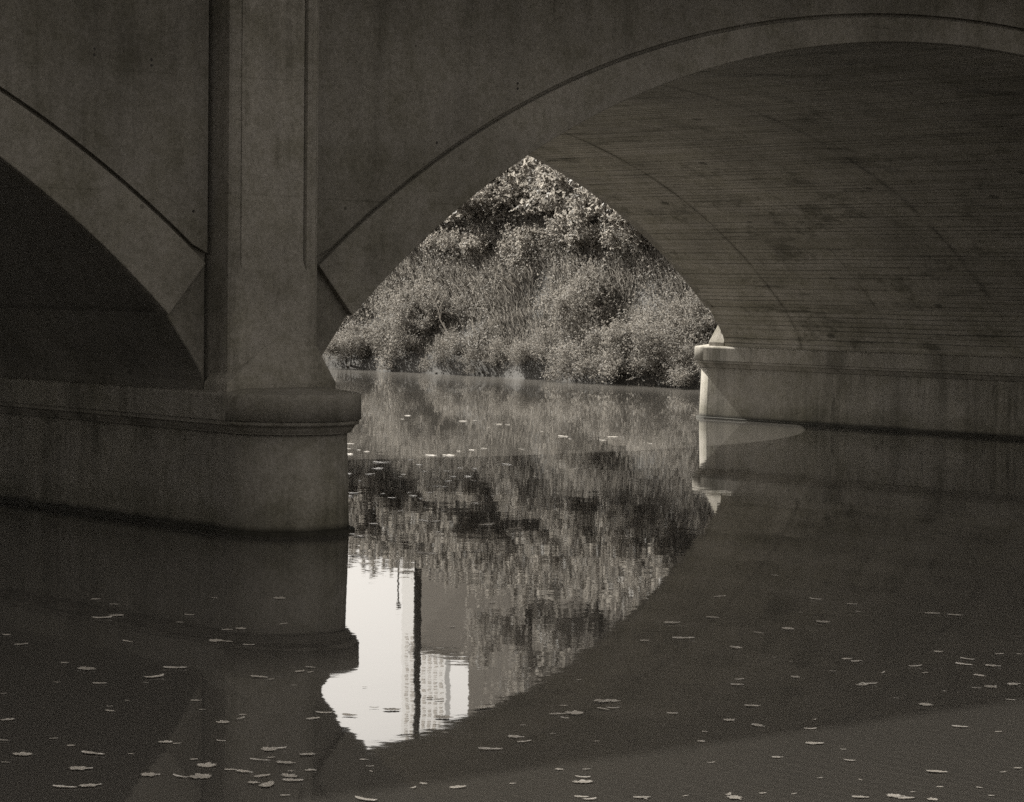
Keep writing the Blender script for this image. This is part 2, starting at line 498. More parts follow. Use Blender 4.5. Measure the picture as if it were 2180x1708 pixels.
for xc in PIERS[1:4]:
    p = empty('pier', (xc, 0, 0)); p.parent = bridge
    stack('shaft', 0, [(-1.3, 0.29), (0.0, RP), (0.404, 0.2565)], M_PIER, p)
    stack('footing', 0, [(-1.3, 0.31), (0.010, 0.291), (0.014, 0.287)], M_PIER, p)
    stack('moulding', 0, [(0.4025, 0.2555), (0.4035, 0.269), (0.4095, 0.272), (0.414, 0.276), (0.421, 0.281), (0.431, 0.286), (0.439, 0.294), (0.4392, 0.303), (0.4568, 0.304)], M_CAP, p)
    stack('pier_cap', 0, [(HB, 0.290), (HB + 0.0005, RC), (HT - 0.024, RC), (HT - 0.018, RC - 0.002), (HT - 0.013, RC - 0.008), (HT + 0.006, RC - 0.13)], M_CAP, p)

def pilaster(xc, side):
    """tall pilaster over the pier nose; side -1 near face, +1 far face"""
    def Y(d): return YN - d if side < 0 else YF + d        # d = distance in front of the wall plane
    p = empty('pilaster', (xc, 0, 0)); p.parent = bridge
    xl, xr, ch, d0 = -0.240, 0.185, 0.022, 0.118
    # plan of the shaft with a moulded recess in its front
    def plan(rec):
        return [(xl, -0.15), (xl, d0 - ch), (xl + 0.008, d0 - 0.012), (xl + ch, d0), (-0.206, d0 + rec * 0.5), (-0.197, d0), (-0.194, d0 - rec * 1.4), (-0.186, d0 - rec * 0.5), (0.118, d0 - rec * 0.5), (0.126, d0 - rec * 1.4), (0.130, d0), (0.143, d0 + rec * 0.5), (0.155, d0),
                (xr - 0.012, d0), (xr, d0 - 0.012), (xr, 0.055), (0.228, 0.055), (0.228, -0.15)]
    m_ = -side
    L = [(0.60, 0.0), (1.06, 0.0), (1.10, 0.014), (1.8, 0.02), (2.6, 0.02), (3.75, 0.02)]
    n = 18; V = []; F = []
    for z, rec in L: V += [(m_ * x, Y(d), z) for x, d in plan(rec)]
    for i in range(len(L) - 1):
        for k in range(n - 1):
            f = [i * n + k, i * n + k + 1, (i + 1) * n + k + 1, (i + 1) * n + k]
            F.append(f[::-1])
    F.append([(len(L) - 1) * n + k for k in range(n)])
    mesh_obj('pilaster_shaft', V, F, M_PIL, p)
    # sloping foot, broached back into the shaft
    bl, br, bd = -0.278, 0.262, 0.152
    zb, zp, zt = 0.560, 0.600, 0.752
    V = [(bl, Y(-0.02), zb), (bl, Y(bd), zb), (br, Y(bd), zb), (br, Y(-0.02), zb),
         (bl, Y(-0.02), zp), (bl, Y(bd), zp), (br, Y(bd), zp), (br, Y(-0.02), zp),
         (xl - 0.003, Y(-0.02), 0.64), (xl - 0.003, Y(d0 - ch), 0.64), (-0.05, Y(d0 + 0.003), zt + 0.012), (xr + 0.002, Y(d0 + 0.003), zt - 0.004), (xr + 0.003, Y(-0.02), zt - 0.004)]
    F = [[0, 1, 5, 4], [1, 2, 6, 5], [2, 3, 7, 6], [4, 5, 9, 8], [5, 10, 9], [5, 6, 11, 10], [6, 7, 12, 11], [9, 10, 11, 12, 8], [0, 3, 2, 1], [0, 4, 8, 12, 7, 3]]
    V = [(m_ * x, y, z) for x, y, z in V]
    o = mesh_obj('sloping_foot', V, F, M_PIL, p)
    bv = o.modifiers.new('edge', 'BEVEL'); bv.width = 0.015; bv.segments = 2; bv.limit_method = 'ANGLE'; bv.angle_limit = 0.5
    return p
for xc in PIERS[1:4]:
    pilaster(xc, -1); pilaster(xc, 1)

for x, z in ((-0.80, 1.905), (-0.80, 1.882), (-0.54, 1.880), (-0.54, 1.858), (1.35, 1.90), (1.35, 1.878), (-0.34, 1.29), (0.9, 1.62)):
    mb = MB(); mb.tube([(x, YN + 0.0045, z), (x, YN + 0.02, z)], [0.0055, 0.0055], 10); mb.build('tie_hole', M_SOIL, bridge)
X0, X1 = PIERS[0], PIERS[-1]
b = MB(); b.box(X0, X1, YN + 0.19, YF - 0.19, 3.3, 3.60); b.build('deck', M_ASPH, bridge)
for ya, yb in ((YN - 0.85, YN + 0.01), (YF - 0.01, YF + 0.10)):  # near one is an unseen overhang added to shade the upper wall
    b = MB(); b.box(X0, X1, ya, yb, 2.86, 3.0); b.build('added_ledge', M_RING, bridge)
for ya, yb in ((YN - 0.06, YN + 0.2), (YF - 0.2, YF + 0.06)):
    b = MB(); b.box(X0, X1, ya, yb, 3.752, 3.84); b.build('cornice', M_RING, bridge)
for ya, yb in ((YN, YN + 0.09), (YF - 0.09, YF)):
    b = MB(); b.box(X0, X1, ya, yb, 3.842, 4.10); b.build('parapet', M_RING, bridge)
b = MB()  # unseen slatted screen, added to let only part of the sun through
x = X0
while x < X1:
    b.box(x, x + 0.0385, YN + 0.04, YN + 0.052, 4.1, 5.4); x += 0.05
b.build('added_sun_screen', M_POLE, bridge)

# ------------------------------------------------------------------ river and banks
rng = np.random.default_rng(7)
def bank_x(y): return 12.66 + 0.034 * (np.clip(y, -40, 60) - 10.7)
def hill(x, y):
    xs = x - bank_x(y)
    wob = 0.06 * np.sin(y * 2.1) + 0.05 * np.sin(y * 4.7 + 1) + 0.04 * np.sin(y * 0.9)
    xs = xs + wob * np.clip(1 - xs, 0, 1) * 0.6
    r = np.interp(xs, [-2.5, -0.03, 0.03, 0.8, 1.5, 2.1, 3.2, 8, 400], [-1.1, -0.12, 0.13, 0.75, 1.5, 2.05, 2.3, 2.4, 3.5])
    xl = -8.9 - x + 0.15 * np.sin(y * 0.6) + np.clip(y - 6.6, 0, 3) * 1.9  # left bank pushed out beyond the bridge, unseen, to darken the left arch
    l = np.interp(xl, [-3, 0, 0.6, 2.5, 6, 400], [-1.1, 0, 0.25, 1.4, 1.9, 3.5])
    bk = np.interp(-22 - y, [-3, 0, 1, 3, 8, 400], [-1.1, 0, 0.8, 1.8, 2.3, 3])  # unseen bank added across the river to carry the rear shade trees
    fr = np.interp(y - 68, [-3, 0, 1, 3, 8, 400], [-1.1, 0, 0.8, 1.8, 2.3, 3])
    return np.maximum(np.maximum(np.where(x > 0, r, l), bk), fr)
def terrain():
    xs = np.unique(np.concatenate([np.linspace(-400, -25, 20), np.linspace(-25, -13, 10), np.linspace(-12.8, -7, 40), np.linspace(-5, 10, 4), np.linspace(11, 17, 61), np.linspace(17, 30, 20), np.linspace(35, 400, 20)]))
    ys = np.unique(np.concatenate([np.linspace(-400, -32, 12), np.linspace(-30, -20, 21), np.linspace(-20, 7, 40), np.linspace(7, 24, 120), np.linspace(25, 60, 30), np.linspace(62, 76, 15), np.linspace(80, 400, 14)]))
    X, Y = np.meshgrid(xs, ys); Z = hill(X, Y)
    Z = Z + np.where(Z > 0.3, 0.02 * np.sin(X * 9 + Y * 5) * np.cos(Y * 7 - X * 3), 0)
    V = np.stack([X, Y, Z], -1).reshape(-1, 3); nx = len(xs); F = []
    for j in range(len(ys) - 1):
        for i in range(nx - 1):
            a = j * nx + i; F.append((a, a + 1, a + nx + 1, a + nx))
    o = mesh_obj('ground', V, F, M_SOIL, smooth=True); tag(o, kind='structure')
terrain()
o = mesh_obj('water', [(-16.8, -400, 0), (14, -400, 0), (14, 400, 0), (-16.8, 400, 0)], [[0, 1, 2, 3]], M_WATER)
tag(o, kind='structure')

# ------------------------------------------------------------------ plants
def leaf_quads(P, N, size, aspect=0.55, up=None):
    """rhombic leaves at P (m) with normals N; size array"""
    n = len(P)
    N = N / (np.linalg.norm(N, axis=1, keepdims=True) + 1e-9)
    R = rng.normal(size=(n, 3)) if up is None else up + rng.normal(size=(n, 3)) * 0.35
    A = np.cross(N, R); A /= (np.linalg.norm(A, axis=1, keepdims=True) + 1e-9)
    B = np.cross(N, A)
    s = size[:, None]
    Q = np.stack([P + B * s * 0.5, P + A * s * aspect * 0.5 + N * s * 0.08, P - B * s * 0.5, P - A * s * aspect * 0.5 + N * s * 0.08], 1)
    return Q

def blob_points(n, blobs, shell=0.5):
    """points on / in a set of blobs (cx, cy, cz, r) with outward normals"""
    Bc = np.array(blobs); wts = Bc[:, 3] ** 2; k = rng.choice(len(Bc), n, p=wts / wts.sum())
    d = rng.normal(size=(n, 3)); d /= np.linalg.norm(d, axis=1, keepdims=True)
    r = Bc[k, 3] * (1 - shell * rng.random(n) ** 1.5) * (1 + 0.30 * rng.normal(size=n))
    return Bc[k, :3] + d * r[:, None], d

def bush(name, rad, h, n, size, material, nblob=22, stems=6):
    """metres. low lumpy bush"""
    root = empty(name)
    bl = []
    for i in range(nblob):
        a = rng.random() * 6.283; q = rng.random() ** 0.6
        x, y = rad * q * math.cos(a) * 1.15, rad * q * math.sin(a) * 0.85
        zt = h * math.sqrt(max(0.05, 1 - q * q * 0.85))
        z = zt * (0.12 + 0.83 * rng.random())
        bl.append((x, y, z, rad * (0.10 + 0.20 * rng.random())))
    P, d = blob_points(n, bl)
    keep = P[:, 2] > 0.0
    P, d = P[keep], d[keep]
    Nn = d * 0.6 + rng.normal(size=P.shape) * 0.6 + np.array([0, 0, 0.3])
    ns = 170; per = 26
    k = rng.integers(0, len(P), ns)
    dr = d[k] * 0.6 + np.array([0, 0, 0.75]) + rng.normal(size=(ns, 3)) * 0.35
    dr /= np.linalg.norm(dr, axis=1, keepdims=True)
    Ls = rad * rng.uniform(0.18, 0.55, ns)
    t = rng.random((ns, per))
    SP = (P[k][:, None, :] + dr[:, None, :] * (t * Ls[:, None])[..., None] + rng.normal(size=(ns, per, 3)) * 0.03 * (1.3 - t)[..., None] * np.array([1, 1, 0.6]) + np.array([0, 0, -0.12]) * (t ** 2 * Ls[:, None])[..., None]).reshape(-1, 3)
    P = np.concatenate([P, SP]); Nn = np.concatenate([Nn, rng.normal(size=SP.shape) + np.array([0, 0, 0.4])])
    quads_obj('foliage', leaf_quads(P, Nn, size * (0.5 + 1.0 * rng.random(len(P)) ** 1.5)), material, root)
    mb = MB()
    for i in range(stems):
        t = bl[i % len(bl)]
        mb.tube([(0.02 * i, 0, -0.1), (t[0] * 0.4 / U, t[1] * 0.4 / U, t[2] * 0.5 / U), (t[0] / U, t[1] / U, t[2] / U)], [0.012, 0.008, 0.004], 5)
    mb.build('stems', M_WOOD, root)
    return root

def copy_tree(o, parent=None):
    c = o.copy(); COL.objects.link(c); c.parent = parent
    for ch in [k for k in o.children]: copy_tree(ch, c)
    return c

def place(o, x, y, z, rz, sc):
    o.location = (x * U, y * U, z * U); o.rotation_euler = (0, 0, rz); o.scale = sc

# low soft bushes hanging over the far waterline
ORD = ['first', 'second', 'third', 'fourth', 'fifth', 'sixth', 'seventh', 'eighth', 'ninth', 'tenth', 'eleventh', 'twelfth', 'thirteenth', 'fourteenth', 'fifteenth', 'sixteenth'] + ['%s one upstream' % k for k in ('first', 'second', 'third', 'fourth', 'fifth', 'sixth', 'seventh', 'eighth', 'ninth')]
protos = [bush('waterside_bush', 1.2, 1.45, 15000, 0.05, M_BUSH, nblob=34) for _ in range(4)]
ysA = np.concatenate([np.linspace(21.6, 8.0, 16), np.linspace(22.8, 33, 9)])
for i, y in enumerate(ysA):
    o = protos[i] if i < 4 else copy_tree(protos[i % 4])
    s = 0.7 + 0.65 * rng.random()
    place(o, bank_x(y) + 0.13 + 0.14 * rng.random(), y, 0.015, rng.random() * 6.28, (s, s, s * (0.75 + 0.4 * rng.random())))
    tag(o, 'soft pale bush overhanging the far waterline, %s from the near pier' % ORD[i], 'bush', 'low bushes along the far waterline')
protos = [bush('bank_bush', 1.0, 0.9, 8000, 0.055, M_BUSH, nblob=30) for _ in range(3)]
ysB = np.array([20.9, 19.7, 18.7, 17.9, 16.3, 15.9, 13.2, 11.9, 11.3, 9.4, 8.4])
for i, y in enumerate(ysB):
    o = protos[i] if i < 3 else copy_tree(protos[i % 3])
    s = 0.8 + 0.5 * rng.random()
    x = bank_x(y) + 0.5 + 0.35 * rng.random()
    place(o, x, y, float(hill(x, y)) - 0.08, rng.random() * 6.28, (s, s, s * (0.7 + 0.5 * rng.random())))
    tag(o, 'rounded bush behind the waterside row, %s from the near pier' % ORD[i], 'bush', 'bushes in the second row up the bank')
# broad leaved shrubs draping over the top of the bank
protos = [bush('broad_leaved_shrub', 1.5, 1.5, 2500, 0.15, M_BIG, nblob=46) for _ in range(3)]
spots = []; UPS = []
for i, y in enumerate(np.linspace(20.6, 8.5, 16)): spots.append((bank_x(y) + 1.75 + 0.3 * rng.random(), y, 1.0))
for y in (17.1, 15.2, 13.0, 10.9): spots.append((bank_x(y) + 1.3 + 0.3 * rng.random(), y, 0.42))
for k, y in enumerate(np.linspace(22.6, 34, 10)): UPS.append((bank_x(y) + 1.5 + 0.6 * rng.random(), y, 1.0))
BROW = [18.9, 18.2, 17.6, 16.7, 16.1, 15.3, 14.6, 14.1, 13.3, 12.6, 11.9, 11.2, 10.4, 9.6]
for i, y in enumerate(np.linspace(19.2, 9.5, 11)): spots.append((bank_x(y) + 2.2 + 0.4 * rng.random(), y, 1.1))
for y in BROW: spots.append((bank_x(y) + 1.42 + 0.25 * rng.random(), y, 0.5))
for i, (x, y, s) in enumerate(spots):
    o = protos[i] if i < 3 else copy_tree(protos[i % 3])
    s *= 0.8 + 0.4 * rng.random()
    if y > 18.2: s = 1.12
    place(o, x, y, float(hill(x, y)) - 0.05, rng.random() * 6.28, (s, s, s))
    if i < 16: lb = 'broad leaved shrub on the bank crest, %s from the near pier' % ORD[i]
    elif i < 20: lb = 'small leafy shrub halfway down the bank grass, %s from the near pier' % ORD[i - 16]
    elif i >= len(spots) - len(BROW): lb = 'leafy shrub hanging over the brow of the bank, %s from the near pier' % ORD[i - len(spots) + len(BROW)]
    else: lb = 'taller leafy shrub behind the bank crest, %s from the near pier' % ORD[i - 20]
    tag(o, lb, 'shrub', 'broad leaved shrubs at the top of the bank')

for k, (x, y, s) in enumerate(UPS):
    o = copy_tree(protos[k % 3])
    place(o, x, y, float(hill(x, y)) - 0.05, rng.random() * 6.28, (s, s, s))
    tag(o, 'leafy shrub on the bank far upstream, %s past the street lamp' % ORD[k], 'shrub', 'shrubs on the bank far upstream')
# bare dead stems leaning out of the grass
def dead_branch(y, off, L, az, lean, label):
    x = bank_x(y) + off
    root = tag(empty('dead_branch', (x, y, float(hill(x, y)) + 0.02)), label, 'branch', 'dead branches on the far bank')
    d = Vector((math.cos(az) * lean, math.sin(az) * lean, 1)).normalized()
    pts = [Vector((0, 0, 0))]; 
    for k in range(5): pts.append(pts[-1] + (d + Vector(rng.normal(size=3) * 0.12)).normalized() * L / 5)
    mb = MB(); mb.tube([tuple(q) for q in pts], [0.013, 0.011, 0.009, 0.007, 0.005, 0.002], 6); mb.build('stem', M_DEAD, root)
    for k in (2, 3, 4):
        q = pts[k]; e = (d + Vector(rng.normal(size=3) * 0.7)).normalized() * L * 0.28
        mb = MB(); mb.tube([tuple(q), tuple(q + e * 0.5), tuple(q + e)], [0.006, 0.004, 0.0015], 5); mb.build('twig', M_DEAD, root)
M_DEAD = mat('dead_wood', 0.30, 0.5, scale=9)
dead_branch(14.9, 1.0, 0.42, 2.6, 1.3, 'pale dead branch leaning left in the middle of the bank grass')
dead_branch(13.2, 0.75, 0.5, 1.2, 0.5, 'upright dead branch above the waterside bushes, right of the leaning one')
dead_branch(16.7, 1.15, 0.45, -1.0, 0.6, 'dead branch on the left part of the bank, below the crest shrubs')
dead_branch(11.8, 1.3, 0.5, 2.0, 0.3, 'dead branch high on the bank towards the far pier')
dead_branch(15.4, 0.35, 0.6, 1.7, 0.7, 'dead branch poking out of the waterside bushes')

# scattered small leafy plants + tall dry grass and twigs: nobody could count them
def grass():
    n = 195000
    y = np.where(rng.random(n) < 0.85, rng.uniform(7.5, 22.5, n), rng.uniform(22.5, 34, n)); xo = rng.uniform(0.1, 2.1, n); x = bank_x(y) + xo
    pt = np.sin(x * 3.7 + np.sin(y * 2.9) * 2) + np.sin(y * 3.9 + np.sin(x * 3) * 2)
    kp = pt + rng.normal(size=n) * 0.7 > -0.9
    x, y, xo = x[kp], y[kp], xo[kp]; n = len(x)
    z = hill(x, y)
    base = np.stack([x, y, z], 1) * U
    L = rng.uniform(0.15, 0.6, n) * np.interp(xo, [0.3, 1, 2.1], [0.5, 1, 0.8])
    ln = rng.normal(size=(n, 3)) * 0.38; ln[:, 2] = 1; ln[:, 0] += 0.05
    ln /= np.linalg.norm(ln, axis=1, keepdims=True)
    sd = rng.normal(size=(n, 3)); sd[:, 2] *= 0.2; sd /= np.linalg.norm(sd, axis=1, keepdims=True)
    wd = rng.uniform(0.006, 0.016, n)[:, None]
    tip = base + ln * L[:, None] + np.stack([-0.12 * L, 0 * L, -0.05 * L], 1)
    midp = base + ln * (0.55 * L)[:, None]
    V = np.stack([base - sd * wd, base + sd * wd, midp + sd * wd * 0.9, tip, midp - sd * wd * 0.9], 1)
    o = quads_obj('tall_grass', V, M_GRASS, nper=5)
    tag(o, 'tall dry grass and thin stems covering the far river bank', 'grass', kind='stuff')
    # creepers and weeds between them
    n = 90000
    y = rng.uniform(7.5, 22.5, n); xo = rng.uniform(0.02, 2.3, n); x = bank_x(y) + xo
    den = np.sin(x * 5.1 + np.sin(y * 3.3) * 1.5) + np.sin(y * 4.3 + np.sin(x * 4) * 2) + rng.normal(size=n) * 0.8
    k = den > 0.25; x, y = x[k], y[k]; n = len(x)
    P = np.stack([x, y, hill(x, y) + 0.03], 1) * U + rng.normal(size=(n, 3)) * 0.09 + np.array([-0.15, 0, 0.28]) * rng.random((n, 1)) * 1.6
    N = rng.normal(size=(n, 3)) * 0.6 + np.array([-0.7, -0.2, 0.6])
    o = quads_obj('creepers', leaf_quads(P, N, rng.uniform(0.03, 0.10, n)), M_BUSH)
    tag(o, 'small leafy creepers and weeds spread over the far bank', 'creepers', kind='stuff')
grass()

def tree(label, x, y, h, rad, n, size, material=None, group='trees beyond the far bank', zc=0.62, name='broadleaf_tree'):
    z = float(hill(np.array(x), np.array(y)))
    root = empty(name, (x, y, z - 0.05)); tag(root, label, 'tree', group)
    H = h
    mb = MB()
    lean = rng.normal(size=2) * 0.05 * H
    tp = [(0, 0, 0), (lean[0] * 0.3, lean[1] * 0.3, H * 0.3), (lean[0] * 0.7, lean[1] * 0.7, H * 0.6), (lean[0], lean[1], H * 0.9)]
    mb.tube(tp, [0.035 * H * 0.9, 0.026 * H * 0.9, 0.016 * H * 0.9, 0.006 * H], 9)
    bl = []
    for i in range(26):
        a = rng.random() * 6.283; q = rng.random() ** 0.55; e = rng.random()
        zz = H * (zc - 0.28 + 0.62 * e); rr = rad * q * math.sqrt(max(0.12, 1 - (2 * e - 1) ** 2 * 0.8))
        bl.append((rr * math.cos(a), rr * math.sin(a), zz, rad * (0.20 + 0.2 * rng.random())))
    for i in range(9):
        t = bl[i]; s = 0.25 + 0.5 * i / 9
        mb.tube([(lean[0] * s, lean[1] * s, H * s * 0.9), (t[0] * 0.5, t[1] * 0.5, (H * s * 0.9 + t[2]) / 2 + 0.03 * H), (t[0], t[1], t[2])], [0.012 * H, 0.007 * H, 0.003 * H], 6)
    mb.build('trunk', M_WOOD, root)
    B = [(a * U, b2 * U, c2 * U, d2 * U) for a, b2, c2, d2 in bl]
    P, d = blob_points(n, B, 0.7)
    N = d * 0.5 + rng.normal(size=P.shape) * 0.6 + np.array([0, 0, 0.3])
    quads_obj('crown', leaf_quads(P, N, size * (0.6 + 0.8 * rng.random(len(P)))), material or M_TREE, root)
    return root
tree('slender tree behind the bank next to the grey building', 16.3, 17.6, 2.0, 0.7, 6000, 0.16)
tree('tall full tree on the bank top right of the grey wall', 16.6, 16.6, 2.9, 1.1, 9000, 0.17)
tree('wide tree behind the bank top, above the creepers', 16.2, 15.0, 3.0, 1.2, 9000, 0.17)
tree('dark tree on the bank top towards the far pier', 16.4, 13.4, 3.3, 1.3, 9000, 0.17)
tree('tallest tree on the bank top near the bridge', 16.3, 11.6, 3.4, 1.3, 9000, 0.18)
tree('pale tree on the bank top, in front of the grey building end', 16.9, 14.2, 3.4, 1.3, 9000, 0.17)
tree('tree on the bank top beside the bridge end', 16.8, 9.6, 3.2, 1.2, 8000, 0.18)
for i, (x, y, h, r) in enumerate([(16.0, 25.5, 3.2, 1.3), (17.2, 28.5, 3.6, 1.5), (15.8, 31.5, 3.4, 1.4), (17.0, 35, 3.8, 1.6), (15.6, 39, 3.6, 1.6), (17.5, 44, 4.2, 1.9)]):
    tree('tree on the far upstream bank, %s one past the street lamp' % ORD[i], x, y, h, r, 6000, 0.25, group='trees far upstream', name='bank_tree')
for i, x in enumerate((-11, -6, -1, 4, 9)):
    tree('distant tree closing the river bend, %s from the left' % ORD[i], x, 72 + 2 * math.sin(i * 3), 5.0, 3.0, 5000, 0.5, group='trees at the distant river bend', name='bank_tree')
# unseen trees added to block sky light: right, left and rear banks
for i, (x, y, h, r) in enumerate([(13.6, -2.4, 6.2, 2.6), (13.1, -6.4, 7.0, 2.9), (13.4, -11.0, 7.2, 2.9), (13.0, -16.0, 7.2, 3.0)]):
    tree('large added shade tree on the right bank downstream, %s from the bridge' % ORD[i], x, y, h, r, 14000, 0.36, group='added shade trees on the near right bank', name='bank_tree')
for i, (x, y, h, r) in enumerate([(-5.6, 9.6, 3.4, 1.6), (-6.5, 12.6, 4.2, 1.9), (-10.5, 9.5, 4.2, 1.9), (-11.8, -2.5, 5.6, 2.5), (-12.2, -7.5, 6.2, 2.8), (-12.2, -13.0, 6.8, 3.0)]):
    tree('%s added shade tree along the left bank of the river' % ORD[i], x, y, h, r, 12000, 0.36, group='added shade trees on the left bank', name='bank_tree')
for i, x in enumerate((-9.5, -4.5, 0.5, 5.5, 10.0)):
    tree('%s added shade tree on the bank behind the viewer, from the left' % ORD[i], x, -25.5, 7.0, 3.1, 12000, 0.4, group='added shade trees behind the viewer', name='bank_tree')

# ------------------------------------------------------------------ things seen only in the reflection
gb = tag(empty('grey_building', (22, 26, 2.2)), 'plain grey building above the bank, mirrored in the river with a stepped roof', 'building')
b = MB(); b.box(0, 9, -0.18 + 0.0, 1.35, 0, 3.06); b.build('wall', M_GREY, gb)
b = MB(); b.box(0, 9, -12, -0.182, 0, 5.6); b.build('wall', M_GREY, gb)
b = MB(); b.box(-0.06, 9.06, -0.18, 1.41, 3.062, 3.12); b.build('roof_edge', M_GREY, gb)
b = MB(); b.box(-0.06, 9.06, -12.06, -0.17, 5.602, 5.7); b.build('roof_edge', M_GREY, gb)

tw = tag(empty('tower_block', (60, 74, 2.8)), 'distant pale tower block with rows of windows, mirrored in the bright water', 'tower')
b = MB(); b.box(0, 0.25, 0, 2.9, 0, 26); b.build('wall', M_PALE, tw)
for r in range(16):
    for k in range(7):
        b = MB(); y0 = 0.18 + k * 0.38; z0 = 10.6 + r * 0.55
        b.box(-0.012, -0.004, y0, y0 + 0.2, z0, z0 + 0.24)
        if r * 7 + k < 98: b.build('window', M_GLASS, tw)

def zg(x, y): return float(hill(np.array(x), np.array(y)))
p = tag(empty('utility_pole', (15.5, 18.93, zg(15.5, 18.93) - 0.1)), 'thick dark timber pole standing on the bank, mirrored against the bright sky', 'pole')
b = MB(); b.tube([(0, 0, 0), (0.01, 0, 2), (0.0, 0.01, 4.4)], [0.052, 0.046, 0.038], 14); b.build('shaft', M_POLE, p, smooth=True)
b = MB(); b.box(-0.02, 0.02, -0.45, 0.45, 4.1, 4.15); b.build('crossarm', M_POLE, p)

l = tag(empty('street_lamp', (15.5, 19.35, zg(15.5, 19.35) - 0.05)), 'thin street lamp left of the dark pole in the reflection', 'street lamp')
b = MB(); b.tube([(0, 0, 0), (0, 0, 1.18)], [0.014, 0.010], 8); b.build('post', M_METAL, l)
b = MB(); b.tube([(0, 0, 1.15), (0, 0, 1.18), (0, 0, 1.21), (0, 0, 1.24), (0, 0, 1.255)], [0.012, 0.032, 0.036, 0.026, 0.008], 10); b.build('lantern', M_METAL, l, smooth=True)

f = tag(empty('guard_rail', (15.5, 16, zg(15.5, 17) - 0.02)), 'low dark guard rail in front of the grey building', 'guard rail')
for k in range(7):
    b = MB(); b.box(-0.015, 0.015, k * 0.45 - 0.015, k * 0.43 + 0.015, 0, 0.66); b.build('post', M_METAL, f)
b = MB(); b.box(-0.022, -0.016, -0.05, 2.62, 0.57, 0.66); b.build('rail', M_METAL, f)

